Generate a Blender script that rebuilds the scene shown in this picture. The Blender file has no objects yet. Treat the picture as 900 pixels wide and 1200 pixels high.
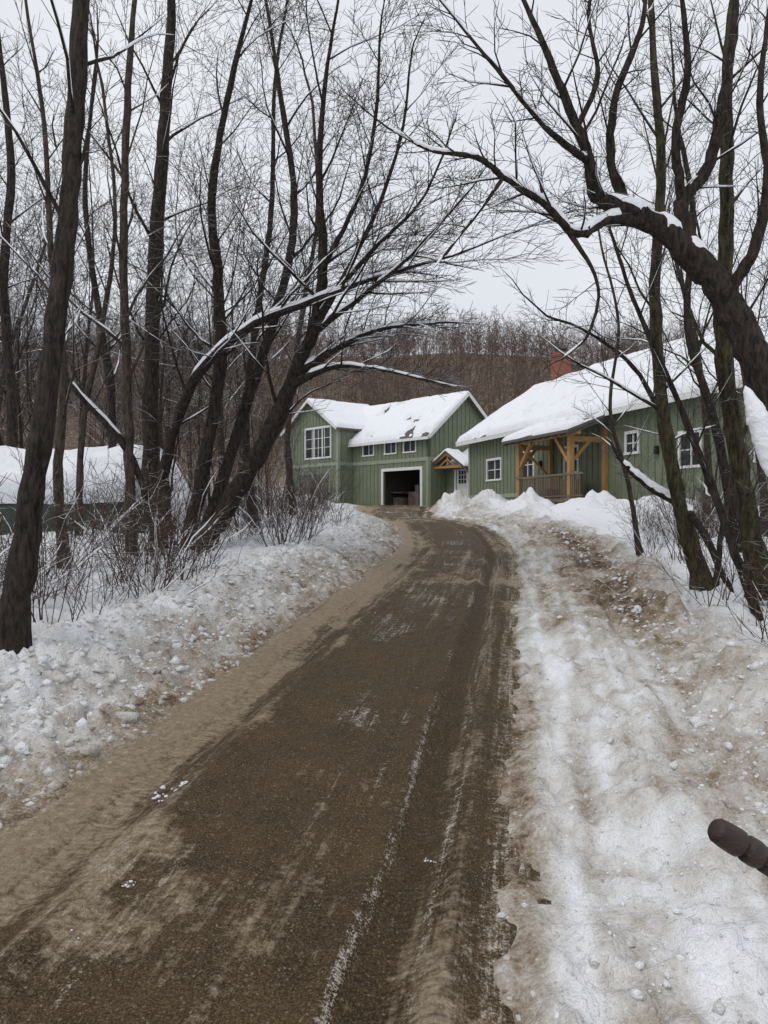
import bpy, bmesh, math, random
import numpy as np
from mathutils import Vector

random.seed(11)
rng = np.random.default_rng(11)
EYE = 1.70
F = 901.0

def from_pixel(px, py, d):
    """image pixel px, py projected out from a level camera to an estimated depth d"""
    return np.array([(px-450)/F*d, d, EYE+(600-py)/F*d])

# ------------------------------------------------------------------ noise
def _h(ix, iy, seed):
    n = (ix*374761393 + iy*668265263 + seed*144269504) & 0xffffffff
    n = ((n ^ (n >> 13))*1274126177) & 0xffffffff
    return ((n ^ (n >> 16)) & 0xffff)/65535.0
def vn(x, y, seed=0):
    x = np.asarray(x, float); y = np.asarray(y, float)
    ix = np.floor(x).astype(np.int64); iy = np.floor(y).astype(np.int64)
    fx = x-ix; fy = y-iy
    fx = fx*fx*(3-2*fx); fy = fy*fy*(3-2*fy)
    a = _h(ix, iy, seed); b = _h(ix+1, iy, seed); c = _h(ix, iy+1, seed); d = _h(ix+1, iy+1, seed)
    return (a*(1-fx)+b*fx)*(1-fy)+(c*(1-fx)+d*fx)*fy
def fbm(x, y, seed=0, o=4):
    s = 0; a = .5; t = 0
    for i in range(o):
        s = s+a*vn(x*(2**i)+i*17.3, y*(2**i)-i*9.1, seed+i); t += a; a *= .55
    return s/t
def ss(a, b, x):
    t = np.clip((np.asarray(x, float)-a)/(b-a), 0, 1); return t*t*(3-2*t)

# ------------------------------------------------------------------ terrain functions
_py = [-60, 0, 16, 22, 29, 40, 50, 70, 500]
_pz = [-3.6, 0, .98, 1.40, 1.50, 1.82, 2.10, 2.35, 5]
def prof(y):
    return sum(np.interp(y+o, _py, _pz) for o in (-2, -.7, .7, 2))/4 + 0.0
_L = np.array([(-60, -12.8), (-8, -3.85), (3.4, -1.80), (6, -1.33), (9.9, -.62), (13.9, .1), (16.1, .45), (20.4, .42), (23.6, -.05), (27.8, -.6), (36, -1.4), (46, -1.6), (56, -1.6)])
_R = np.array([(-60, -10.2), (-8, -1.45), (2.34, .32), (3.37, .49), (6, .95), (9.9, 1.65), (13.3, 2.2), (16.1, 2.6), (20.4, 2.7), (23.6, 2.3), (27.8, 1.7), (36, 2.4), (46, 3.2), (56, 3.2)])
def Le(y): return sum(np.interp(y+o, _L[:, 0], _L[:, 1]) for o in (-1, 0, 1))/3
def Re(y): return sum(np.interp(y+o, _R[:, 0], _R[:, 1]) for o in (-1, 0, 1))/3

def bump(x, y, cx, cy, rx, ry, h):
    return h*np.exp(-((x-cx)/rx)**2-((y-cy)/ry)**2)

def ground(x, y, detail=True):
    x = np.asarray(x, float); y = np.asarray(y, float)
    base = prof(y)
    dl = Le(y)-x; dr = x-Re(y)
    rag = (fbm(x*1.5, y*.9, 5, 3)-.5)*.45 + (fbm(x*7, y*5, 6, 3)-.5)*.22
    do = np.maximum(dl, dr)
    z = base-.10+.105*ss(-.16, .16, do+rag)
    far = 1-.65*ss(18, 34, y)
    l = np.clip(dl+rag*.4, 0, 60)
    lb = .15*ss(.25, 1.2, l)+.20*np.exp(-((l-1.0)/.42)**2)*(.3+1.4*fbm(x*.9, y*.9, 21, 3))+.14*ss(1.0, 2.0, l)+.025*np.clip(l-1.5, 0, 25)
    r = np.clip(dr+(fbm(x*.5, y*.5, 33, 2)-.5)*.8, 0, 60)
    near = 1-ss(10, 22, y)
    rb = .02*ss(.1, .6, r)+.20*(1-.6*ss(11, 17, y))*np.exp(-((r-1.85)/.30)**2)*(.0+ss(.35, .65, fbm(x*1.3, y*1.1, 41, 3))*1.5)+.12*ss(1.4, 2.6, r)+.05*np.clip(r-1.9, 0, 6)
    rb = rb+.09*near*np.exp(-((r-.95)/.22)**2)*ss(.48, .64, fbm(x*.9, y*.6, 44, 2))
    side = np.where(dl > 0, lb, np.where(dr > 0, rb, 0))
    z = z+side*far
    w = ss(1.5, 4, do)
    z = z+w*(fbm(x*.35, y*.35, 51, 4)-.5)*.5
    hp = 0*z
    for (cx, cy, rx, ry, h) in [(4.0, 30, 1.1, 1.3, .60), (5.9, 30.5, 1.2, 1.0, .85), (5.0, 27, 1.0, 1, .60), (3.3, 36, .9, 1.4, .85), (5.0, 37.5, 1.2, 1, .8), (7.6, 27, 1.2, 1.2, .7), (3.6, 43, .8, 1.2, .5),
                               (-3.4, 30, 1.6, 2.5, .4), (-4, 42, 1.2, 2, .5), (8.6, 24, 1.4, 1, .45), (4.5, 23.5, .6, .5, .28), (6.1, 24, .9, .7, .45), (7.2, 22, 1.0, .8, .35), (3.3, 27.5, .6, .6, .38)]:
        hp = np.maximum(hp, bump(x, y, cx, cy, rx, ry, h)*((.35+1.3*fbm(x*1.7, y*1.7, 57, 4)) if detail else 1))
    z = z+hp
    hx = .80+.4*fbm(x*.012+3, y*.012, 61, 3)
    z = z+30*ss(72, 170, y+.10*np.abs(x))*hx
    if detail:
        c = ss(.0, .25, do)*(1-ss(2.4, 3.6, do))
        cl = np.where(dl > 0, 1.35, .80)*c
        n1 = fbm(x*5.5, y*5.5, 71, 3); n2 = fbm(x*16, y*16, 72, 2); n0 = fbm(x*2.3, y*2.3, 77, 3)
        z = z+cl*far*((np.abs(n1-.5)*2)*.12+(n2-.5)*.07+np.abs(n0-.5)*.20)
        # wheel scuffs running along the right verge
        z = z+np.where(dr > 0, 1, 0)*c*((fbm(x*2.6, y*1.6, 75, 2)-.5)*.11-.05*np.exp(-((fbm(x*1.3, y*.25, 78, 2)-.5)/.035)**2)+(fbm(dr*9, y*.5, 79, 2)-.5)*.05*(1-ss(1.2, 1.8, dr)))
        z = z+ss(2, 3.5, do)*(fbm(x*2.5, y*2.5, 73, 3)-.5)*.12
    return z
def gz(x, y): return float(ground(np.array([x]), np.array([y]), False)[0])

# ------------------------------------------------------------------ helpers
def link(o, parent=None):
    bpy.context.scene.collection.objects.link(o)
    if parent: o.parent = parent
    return o
def mesh_np(name, V, Fq, mats, smooth=True, midx=None, parent=None):
    me = bpy.data.meshes.new(name)
    V = np.asarray(V, np.float32); Fq = np.asarray(Fq, np.int32)
    k = Fq.shape[1]
    me.vertices.add(len(V)); me.vertices.foreach_set('co', V.ravel())
    me.loops.add(Fq.size); me.loops.foreach_set('vertex_index', Fq.ravel())
    me.polygons.add(len(Fq))
    me.polygons.foreach_set('loop_start', np.arange(0, Fq.size, k, dtype=np.int32))
    me.polygons.foreach_set('loop_total', np.full(len(Fq), k, np.int32))
    if midx is not None: me.polygons.foreach_set('material_index', np.asarray(midx, np.int32))
    me.polygons.foreach_set('use_smooth', np.full(len(Fq), smooth))
    for m in mats: me.materials.append(m)
    me.update(calc_edges=True)
    if name.startswith('_'): return me
    return link(bpy.data.objects.new(name, me), parent)
def empty(name, loc=(0, 0, 0)):
    e = bpy.data.objects.new(name, None); e.empty_display_size = .3
    return link(e)

class NT:
    def __init__(s, name):
        s.m = bpy.data.materials.new(name); s.m.use_nodes = True
        s.t = s.m.node_tree; s.b = s.t.nodes['Principled BSDF']; s.b.inputs['Specular IOR Level'].default_value = .3
    def n(s, typ, **kw):
        nd = s.t.nodes.new(typ)
        for k, v in kw.items(): setattr(nd, k, v)
        return nd
    def l(s, a, b): s.t.links.new(a, b)
    def val(s, sock, v):
        if isinstance(v, bpy.types.NodeSocket): s.l(v, sock)
        else: sock.default_value = v
    def math(s, op, a, b=0., c=0., clamp=False):
        nd = s.n('ShaderNodeMath', operation=op, use_clamp=clamp)
        s.val(nd.inputs[0], a); s.val(nd.inputs[1], b)
        if op in ('MULTIPLY_ADD', 'SMOOTH_MIN'): s.val(nd.inputs[2], c)
        return nd.outputs[0]
    def noise(s, vec, scale, detail=4, rough=.6):
        nd = s.n('ShaderNodeTexNoise'); nd.inputs['Scale'].default_value = scale
        nd.inputs['Detail'].default_value = detail; nd.inputs['Roughness'].default_value = rough
        s.l(vec, nd.inputs['Vector']); return nd.outputs['Fac']
    def mix(s, f, a, b):
        nd = s.n('ShaderNodeMix', data_type='RGBA')
        s.val(nd.inputs[0], f)
        for i, v in ((6, a), (7, b)):
            if isinstance(v, tuple): nd.inputs[i].default_value = (*v[:3], 1)
            else: s.l(v, nd.inputs[i])
        return nd.outputs[2]
    def rng(s, v, a, b, c=0., d=1.):
        nd = s.n('ShaderNodeMapRange'); s.l(v, nd.inputs[0])
        for i, q in enumerate((a, b, c, d)): nd.inputs[i+1].default_value = q
        return nd.outputs[0]
    def bumpn(s, h, dist, strength=1., prev=None):
        nd = s.n('ShaderNodeBump'); nd.inputs['Distance'].default_value = dist; nd.inputs['Strength'].default_value = strength
        s.l(h, nd.inputs['Height'])
        if prev: s.l(prev, nd.inputs['Normal'])
        return nd.outputs[0]
    def pos(s): return s.n('ShaderNodeNewGeometry').outputs['Position']
    def obj(s): return s.n('ShaderNodeTexCoord').outputs['Object']
    def attr(s, name): return s.n('ShaderNodeAttribute', attribute_name=name)

def simple(name, c1, c2=None, rough=.7, scale=4, bump=.004, bscale=30, stretch=None, spec=.3):
    t = NT(name); v = t.pos()
    if stretch:
        mp = t.n('ShaderNodeMapping'); mp.inputs['Scale'].default_value = stretch; t.l(v, mp.inputs['Vector']); v = mp.outputs[0]
    c2 = c2 or tuple(x*.7 for x in c1)
    f = t.rng(t.noise(v, scale, 4), .3, .7)
    t.l(t.mix(f, c2, c1), t.b.inputs['Base Color'])
    t.b.inputs['Roughness'].default_value = rough; t.b.inputs['Specular IOR Level'].default_value = spec
    if bump: t.l(t.bumpn(t.noise(v, bscale, 3), bump), t.b.inputs['Normal'])
    return t.m

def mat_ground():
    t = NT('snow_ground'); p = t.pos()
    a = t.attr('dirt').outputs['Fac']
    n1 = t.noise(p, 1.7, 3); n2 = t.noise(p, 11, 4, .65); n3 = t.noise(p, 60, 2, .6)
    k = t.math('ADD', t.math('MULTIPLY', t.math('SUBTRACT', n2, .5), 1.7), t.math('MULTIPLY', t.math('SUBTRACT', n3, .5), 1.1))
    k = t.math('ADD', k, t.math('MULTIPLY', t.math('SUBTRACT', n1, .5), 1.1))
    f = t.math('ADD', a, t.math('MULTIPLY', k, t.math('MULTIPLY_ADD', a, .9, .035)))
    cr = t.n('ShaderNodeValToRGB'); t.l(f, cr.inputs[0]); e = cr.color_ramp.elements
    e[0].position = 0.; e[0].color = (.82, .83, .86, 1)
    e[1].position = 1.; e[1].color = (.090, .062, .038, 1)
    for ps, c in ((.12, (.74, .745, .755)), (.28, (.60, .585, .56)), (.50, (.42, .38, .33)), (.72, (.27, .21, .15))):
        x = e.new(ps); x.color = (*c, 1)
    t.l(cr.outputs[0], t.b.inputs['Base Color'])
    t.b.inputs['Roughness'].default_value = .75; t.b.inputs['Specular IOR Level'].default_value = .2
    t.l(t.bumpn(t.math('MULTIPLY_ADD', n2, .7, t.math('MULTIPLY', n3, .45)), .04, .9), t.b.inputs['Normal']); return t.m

def mat_road():
    t = NT('wet_dirt_road'); p = t.pos()
    sn = t.attr('snowmix').outputs['Fac']; tan = t.attr('tan').outputs['Fac']; tr = t.attr('tread').outputs['Fac']
    lane = t.attr('lane').outputs['Vector']
    n1 = t.noise(p, 3, 4); n2 = t.noise(p, 22, 4, .75); n3 = t.noise(p, 110, 2, .75)
    mp = t.n('ShaderNodeMapping'); mp.inputs['Scale'].default_value = (24, .9, 1); t.l(lane, mp.inputs['Vector'])
    st = t.noise(mp.outputs[0], 1, 4, .7)
    dark = t.mix(t.rng(n1, .32, .68), (.052, .032, .014), (.105, .069, .034))
    dark = t.mix(t.rng(n3, .48, .78), dark, (.29, .21, .125))
    dark = t.mix(t.rng(n3, .44, .22), dark, (.024, .015, .008))
    dark = t.mix(t.math('MULTIPLY', t.rng(n2, .52, .8), .6), dark, (.19, .135, .078))
    tc = t.mix(t.rng(n2, .3, .7), (.27, .195, .115), (.50, .41, .30))
    tc = t.mix(t.rng(n3, .42, .2), tc, (.12, .08, .05))
    ft = t.math('ADD', tan, t.math('MULTIPLY', t.math('ADD', t.math('SUBTRACT', st, .5), t.math('SUBTRACT', n2, .5)), 1.5))
    col = t.mix(t.math('MULTIPLY', t.rng(ft, .30, .85), .95), dark, tc)
    fs = t.math('ADD', sn, t.math('MULTIPLY', t.math('ADD', t.math('SUBTRACT', st, .5), t.math('ADD', t.math('SUBTRACT', n2, .5), t.math('SUBTRACT', n3, .5))), 1.5))
    col = t.mix(t.rng(fs, .50, .85), col, (.66, .61, .54))
    vo = t.n('ShaderNodeTexVoronoi'); vo.inputs['Scale'].default_value = 60; t.l(p, vo.inputs['Vector'])
    gsep = t.n('ShaderNodeSeparateColor'); t.l(vo.outputs['Color'], gsep.inputs[0])
    g = t.math('MULTIPLY', t.rng(vo.outputs['Distance'], .34, .22), t.rng(gsep.outputs[0], .80, .86))
    col = t.mix(t.math('MULTIPLY', g, .6), col, (.40, .33, .25))
    t.l(col, t.b.inputs['Base Color']); t.b.inputs['Specular IOR Level'].default_value = .16
    t.l(t.rng(n1, .3, .7, .5, .8), t.b.inputs['Roughness'])
    wv = t.n('ShaderNodeTexWave', bands_direction='Y'); wv.inputs['Scale'].default_value = 7.5; wv.inputs['Distortion'].default_value = 1.5; wv.inputs['Detail'].default_value = 1
    t.l(lane, wv.inputs['Vector'])
    h = t.math('ADD', t.math('MULTIPLY', t.math('MULTIPLY', wv.outputs['Fac'], tr), .8), t.math('MULTIPLY_ADD', n3, .6, t.math('ADD', st, n2)))
    t.l(t.bumpn(h, .035, 1.), t.b.inputs['Normal']); return t.m

def mat_bark(name, c1, c2, snow=.62, scale=26, det=4):
    t = NT(name); o = t.obj()
    mp = t.n('ShaderNodeMapping'); mp.inputs['Scale'].default_value = (1, 1, .28); t.l(o, mp.inputs['Vector'])
    n = t.noise(mp.outputs[0], scale, det, .7)
    col = t.mix(t.rng(n, .38, .66), c2, c1)
    if snow:
        nz = t.n('ShaderNodeSeparateXYZ'); t.l(t.n('ShaderNodeNewGeometry').outputs['Normal'], nz.inputs[0])
        m = t.math('ADD', nz.outputs[2], t.math('MULTIPLY', t.math('SUBTRACT', t.noise(o, 3.5, 1), .5), 1.2))
        col = t.mix(t.rng(m, snow, snow+.12), col, (.80, .82, .86))
    t.l(col, t.b.inputs['Base Color']); t.b.inputs['Roughness'].default_value = .85; t.b.inputs['Specular IOR Level'].default_value = .2
    if det > 3: t.l(t.bumpn(n, .05, 1.), t.b.inputs['Normal'])
    return t.m

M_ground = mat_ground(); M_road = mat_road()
M_snow = simple('snow', (.86, .87, .90), (.80, .82, .86), .7, 3, .03, 12)
M_bark = mat_bark('bark_dark', (.066, .050, .041), (.013, .011, .010), .74)
M_bark2 = mat_bark('bark_brown', (.100, .078, .060), (.028, .022, .018), .76)
M_moss = mat_bark('bark_mossy', (.092, .082, .042), (.020, .017, .012), .84)
M_shrub = mat_bark('twig_brown', (.105, .066, .046), (.040, .026, .020), .76, 14, 2)
M_far_hazed = mat_bark('far_bark_hazed', (.205, .150, .125), (.115, .083, .070), 0, 3, 1)  # bark lightened: distance haze is painted into its colour
M_green = simple('green_siding', (.190, .218, .148), (.155, .182, .120), .6, 1.6, .003, 20)
M_greentrim = simple('green_trim', (.29, .32, .245), (.25, .28, .21), .6, 3, 0)
M_white = simple('white_trim', (.74, .74, .72), (.66, .66, .64), .5, 3, 0)
M_glass = simple('window_glass', (.045, .055, .065), (.02, .025, .03), .08, 1.2, 0, spec=.6)
M_dark = simple('interior_walls', (.16, .14, .12), None, .9)
M_grayd = simple('garage_door', (.16, .15, .13), (.12, .11, .10), .6, 3)
M_timber = simple('timber', (.44, .26, .11), (.32, .18, .07), .6, 6, .004, 30, (1, 1, .3))
M_deck = simple('weathered_deck', (.20, .16, .12), None, .8, 6)
M_roof = simple('shingle_roof', (.13, .115, .105), None, .85, 8)
M_stuff = simple('stored_goods', (.45, .42, .38), (.20, .12, .08), .6, 1.3, 0)
def mat_brick():
    t = NT('red_brick'); o = t.obj()
    b = t.n('ShaderNodeTexBrick'); b.inputs['Scale'].default_value = 5
    mp = t.n('ShaderNodeMapping'); mp.inputs['Rotation'].default_value = (math.radians(90), 0, 0); t.l(o, mp.inputs['Vector']); t.l(mp.outputs[0], b.inputs['Vector'])
    b.inputs['Color1'].default_value = (.27, .085, .05, 1); b.inputs['Color2'].default_value = (.21, .065, .045, 1); b.inputs['Mortar'].default_value = (.20, .15, .12, 1)
    t.l(b.outputs[0], t.b.inputs['Base Color']); t.b.inputs['Roughness'].default_value = .85; return t.m
M_brick = mat_brick()
M_tarp = simple('green_tarp', (.035, .06, .045), (.02, .035, .028), .5, 2, .03, 3)
M_handle = simple('handle_wood', (.050, .027, .020), (.018, .011, .009), .45, 25, .003, 90, (1, 1, 3), .4)
M_lamp = simple('lamp_metal', (.02, .02, .02), None, .5)

# ------------------------------------------------------------------ ground sheet
def axis(a, b, core0, core1, step, grow):
    xs = [core0]
    while xs[-1] < core1: xs.append(xs[-1]+step)
    s = step
    while xs[-1] < b: s *= grow; xs.append(xs[-1]+s)
    s = step; lo = [core0]
    while lo[-1] > a: s *= grow; lo.append(lo[-1]-s)
    return np.array(lo[::-1][:-1]+xs)
xs = axis(-420, 420, -3.6, 5.2, .025, 1.04)
ys = [-8.0]
while ys[-1] < 600:
    y = ys[-1]
    st = .25 if y < .9 else max(.024, .0052*y)
    if y > 70: st = .02*y
    ys.append(y+st)
ys = np.array(ys)
X, Y = np.meshgrid(xs, ys)
Z = ground(X, Y)
nx, ny = len(xs), len(ys)
idx = np.arange(nx*ny).reshape(ny, nx)
Q = np.stack([idx[:-1, :-1], idx[:-1, 1:], idx[1:, 1:], idx[1:, :-1]], -1).reshape(-1, 4)
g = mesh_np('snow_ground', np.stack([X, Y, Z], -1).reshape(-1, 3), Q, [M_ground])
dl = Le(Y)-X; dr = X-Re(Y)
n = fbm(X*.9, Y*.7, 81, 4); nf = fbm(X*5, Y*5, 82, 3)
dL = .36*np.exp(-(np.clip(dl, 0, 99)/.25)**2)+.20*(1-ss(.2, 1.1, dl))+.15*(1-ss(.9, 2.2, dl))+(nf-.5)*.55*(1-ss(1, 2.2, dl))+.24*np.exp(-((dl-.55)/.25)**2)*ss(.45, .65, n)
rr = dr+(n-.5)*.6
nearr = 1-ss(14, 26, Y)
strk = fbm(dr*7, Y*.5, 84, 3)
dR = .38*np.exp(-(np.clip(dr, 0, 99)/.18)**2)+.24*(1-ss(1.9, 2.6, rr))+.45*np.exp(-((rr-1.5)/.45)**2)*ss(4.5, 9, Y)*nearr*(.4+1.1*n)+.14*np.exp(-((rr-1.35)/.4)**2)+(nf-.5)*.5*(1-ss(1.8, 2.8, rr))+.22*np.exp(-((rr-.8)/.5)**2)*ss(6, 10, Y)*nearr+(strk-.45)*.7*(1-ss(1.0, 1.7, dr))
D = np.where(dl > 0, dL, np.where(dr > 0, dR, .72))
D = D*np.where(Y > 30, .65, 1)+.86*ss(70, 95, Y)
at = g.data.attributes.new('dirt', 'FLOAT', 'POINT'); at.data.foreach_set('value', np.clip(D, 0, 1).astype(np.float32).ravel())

# ------------------------------------------------------------------ driveway sheet
yr = ys[(ys > -7.5) & (ys < 55)]
ur = np.linspace(-.16, 1.16, 190)
U, YR = np.meshgrid(ur, yr)
XL, XR = Le(YR), Re(YR)
XX = XL+U*(XR-XL)
base = prof(YR)
wob = (fbm(YR*.35, U*0+2, 95, 2)-.5)*.07
def rut(c, w): return np.exp(-((U-c-wob)/w)**2)
ZZ = base+.03*(1-((U-.5)*2)**2)-.060*rut(.83, .05)-.055*rut(.17, .08)+.035*rut(.29, .04)-.022*rut(.70, .03)+.03*rut(.92, .03)+.025*rut(.765, .02)
ZZ += (fbm(XX*3, YR*1.2, 91, 4)-.5)*.05+(fbm(XX*14, YR*9, 92, 3)-.5)*.030
ZZ -= .03*ss(1.03, 1.16, U)+.03*ss(.03, .16, -U)
i2 = np.arange(U.size).reshape(U.shape)
Q = np.stack([i2[:-1, :-1], i2[:-1, 1:], i2[1:, 1:], i2[1:, :-1]], -1).reshape(-1, 4)
rd = mesh_np('dirt_driveway', np.stack([XX, YR, ZZ], -1).reshape(-1, 3), Q, [M_road])
nr = fbm(XX*.8, YR*.35, 93, 4); ns = fbm(U*26, YR*.45, 94, 3); ns2 = fbm(XX*1.2, YR*.9, 96, 3); nc = fbm(XX*2.2, YR*1.8, 97, 4)
tan = -.04+.95*(1-ss(.15, .26, U+wob))*(.5+1.0*ns)-.45*rut(.12, .025)*ns*2+.35*rut(.27, .05)*ns*2+.50*ss(.78, .88, U)*(.4+ns)+.45*rut(.62, .03)*ss(.42, .6, ns)+.45*ss(.50, .68, nr)*(.3+nc)+.35*ss(.55, .7, nc)-.5*rut(.83, .022)-.3*rut(.95, .02)
sn = -.08+.52*ss(.90, 1.02, U)+.55*rut(.775, .016)*ss(.30, .6, ns+.1)+.50*rut(.885, .018)+.50*(1-ss(-.04, .12, U))+.30*rut(.27, .03)*ss(.4, .6, nr)+.55*ss(.55, .72, ns2)*rut(.5, .22)+.42*ss(.52, .7, nr)*ss(5.5, 3, YR)+.26*rut(.7, .02)+.26*rut(.40, .012)*ss(.45, .6, nr)
sn += .15*ss(20, 30, YR)
for nm, arr in (('tan', tan), ('snowmix', sn), ('tread', rut(.83, .045)+.8*rut(.92, .03)+.5*rut(.17, .06)+.4*rut(.7, .03))):
    at = rd.data.attributes.new(nm, 'FLOAT', 'POINT'); at.data.foreach_set('value', np.clip(arr, -.3, 1.5).astype(np.float32).ravel())
at = rd.data.attributes.new('lane', 'FLOAT_VECTOR', 'POINT')
at.data.foreach_set('vector', np.stack([U*2.2, YR, YR*0], -1).astype(np.float32).ravel())

# ------------------------------------------------------------------ crumbled snow chunks
def ico():
    bm = bmesh.new(); bmesh.ops.create_icosphere(bm, subdivisions=1, radius=1)
    v = np.array([x.co[:] for x in bm.verts]); f = np.array([[w.index for w in q.verts] for q in bm.faces]); bm.free(); return v, f
IV, IF = ico()
def chunks(name, pts, sizes, mats, dirt=None):
    n = len(pts); k = len(IV)
    V = np.repeat(IV[None], n, 0)*(1+rng.normal(0, .25, (n, k, 1)))
    V = V*rng.uniform(.6, 1.25, (n, 1, 3))*np.asarray(sizes)[:, None, None]*np.array([1, 1, .7])
    V = V+np.asarray(pts)[:, None, :]
    Fc = (IF[None]+(np.arange(n)*k)[:, None, None]).reshape(-1, 3)
    o = mesh_np(name, V.reshape(-1, 3), Fc, mats, True)
    at = o.data.attributes.new('dirt', 'FLOAT', 'POINT')
    at.data.foreach_set('value', np.repeat(dirt, k).astype(np.float32))
    return o
N = 20000
cy = 1.9+rng.random(N)**1.5*22
sd = rng.random(N) < .66
off = np.where(sd, -np.abs(rng.normal(.85, .5, N)), np.abs(rng.normal(1.3, .7, N)))
cx = np.where(sd, Le(cy)+off, Re(cy)+off)
sz = np.clip(rng.lognormal(-4.3, .65, N), .005, .065)*np.where(sd, 1., np.where(off > 1.2, .95, .5))
sz = np.where(cy < 4, np.minimum(sz, .022), sz)
cz = ground(cx, cy)-sz*.15
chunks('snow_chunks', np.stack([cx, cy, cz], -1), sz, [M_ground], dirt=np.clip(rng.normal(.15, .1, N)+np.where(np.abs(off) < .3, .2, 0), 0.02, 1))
pt = []; ps = []
for (px, py, r) in [(205, 930, .05), (195, 940, .04), (215, 925, .035), (150, 1043, .02), (70, 1110, .022), (225, 1187, .03), (232, 1192, .028), (505, 1015, .015), (405, 912, .014)]:
    d = 1532/(py-545)
    for k in range(9):
        x = (px-450)/F*d+random.gauss(0, r*1.1); y = d+random.gauss(0, r*1.1)
        pt.append((x, y, prof(y)+.022)); ps.append(r*random.uniform(.12, .4))
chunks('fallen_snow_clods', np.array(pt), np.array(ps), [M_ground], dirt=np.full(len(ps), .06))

# ------------------------------------------------------------------ tubes / trees
class Tubes:
    def __init__(s): s.V = []; s.F = []; s.M = []; s.n = 0
    def add(s, P, R, k, mat=0):
        P = np.asarray(P, float); R = np.asarray(R, float); m = len(P)
        T = np.gradient(P, axis=0); T /= np.linalg.norm(T, axis=1)[:, None]+1e-9
        mt = np.abs(T.mean(0)); ref = np.zeros(3); ref[int(np.argmin(mt))] = 1
        A = np.cross(T, ref); A /= np.linalg.norm(A, axis=1)[:, None]+1e-9
        B = np.cross(T, A)
        a = np.arange(k)*2*math.pi/k
        RR = R[:, None]*np.ones(k)
        if k >= 8: RR = RR*(1+rng.normal(0, .045, (m, k)))
        V = P[:, None, :]+RR[:, :, None]*(np.cos(a)[None, :, None]*A[:, None, :]+np.sin(a)[None, :, None]*B[:, None, :])
        i = np.arange(m*k).reshape(m, k)
        j = np.roll(i, -1, 1)
        Fq = np.stack([i[:-1], j[:-1], j[1:], i[1:]], -1).reshape(-1, 4)+s.n
        s.V.append(V.reshape(-1, 3)); s.F.append(Fq); s.M.append(np.full(len(Fq), mat)); s.n += m*k
    def mesh(s, name, mats):
        return mesh_np(name, np.concatenate(s.V), np.concatenate(s.F), mats, True, np.concatenate(s.M))

def snowcap(T, P, R, amt=1.):
    P = np.asarray(P); R = np.asarray(R)
    t = np.gradient(P, axis=0); t /= np.linalg.norm(t, axis=1)[:, None]+1e-9
    flat = np.clip((.93-np.abs(t[:, 2]))/.30, 0, 1)
    s = rng.random()*100
    nn = vn(np.arange(len(P))*.55+s, np.zeros(len(P))+s, 3)
    k = np.clip(flat*np.clip((nn-.22)*5, 0, 1)*amt, 0, 1.5)
    if k.max() < .15: return
    r2 = (R*.80+.006)*np.sqrt(k)
    P2 = P.copy(); P2[:, 2] += R*.52+.005-(1-np.minimum(k, 1))*R*.5
    r2 = np.minimum(r2, R*1.0+.009); r2[0] = r2[-1] = .001
    T.add(P2, np.maximum(r2, .0008), 6, 1)

def rot_away(d, ang, az):
    d = Vector(d); o = d.orthogonal().normalized(); b = d.cross(o)
    s = o*math.cos(az)+b*math.sin(az)
    return d*math.cos(ang)+s*math.sin(ang)

SID = [9, 6, 4, 3, 3, 3]
class PR:
    def __init__(s, n=(9, 7, 6, 4), wander=.16, up=.04, minr=.0025, ratio=.52, seg=.32, snow=1., lr=.5, maxlev=4, pref=None, prefw=0, minl=.14, capr=.009):
        s.n = n; s.wander = wander; s.up = up; s.minr = minr; s.ratio = ratio; s.seg = seg; s.snow = snow; s.lr = lr; s.maxlev = maxlev
        s.pref = Vector(pref) if pref else None; s.prefw = prefw; s.minl = minl; s.capr = capr
def grow(T, p, d, L, r, lev, q):
    p = Vector(p); d = Vector(d).normalized()
    n = max(3, min(16, int(L/(q.seg*(1 if lev < 3 else .8)))))
    P = [p.copy()]; st = L/n; D = [d.copy()]
    for i in range(n):
        d = d+Vector((random.gauss(0, 1), random.gauss(0, 1), random.gauss(0, 1)))*q.wander
        d.z += q.up*(1 if lev < 3 else .6)
        if q.pref: d += q.pref*q.prefw
        d.normalize(); p = p+d*st; P.append(p.copy()); D.append(d.copy())
    R = [max(q.minr, r*(1-.78*(i/n))) for i in range(n+1)]; R[-1] = q.minr*.6
    T.add([x[:] for x in P], R, SID[lev])
    if q.snow and r > q.capr: snowcap(T, [x[:] for x in P], R, q.snow)
    if lev >= q.maxlev: return
    kids(T, P, D, R, L, lev, q)
def kids(T, P, D, R, L, lev, q, t0=.22, lenmul=1., cnt=None):
    n = len(P)-1
    c = cnt if cnt is not None else max(2, int(q.n[min(lev, len(q.n)-1)]*random.uniform(.75, 1.25)))
    az = random.random()*6.28
    for k in range(c):
        t = t0+(1-t0)*((k+random.random())/c); i = min(n-1, int(t*n)); f = t*n-i
        pp = P[i].lerp(P[i+1], min(1, f)); dd = D[i]; rr = R[i]*(1-f)+R[i+1]*min(1, f)
        az += 2.4+random.gauss(0, .4)
        nd = rot_away(dd, random.uniform(.5, 1.0), az)
        if nd.z < -.25: nd.z *= .3
        l = L*q.lr*random.uniform(.55, 1.25)*(1.15-.55*t)*lenmul
        if l < q.minl: continue
        grow(T, pp, nd, l, min(max(q.minr, rr*q.ratio*random.uniform(.7, 1.15)), .0035+l*.011), lev+1, q)

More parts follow.
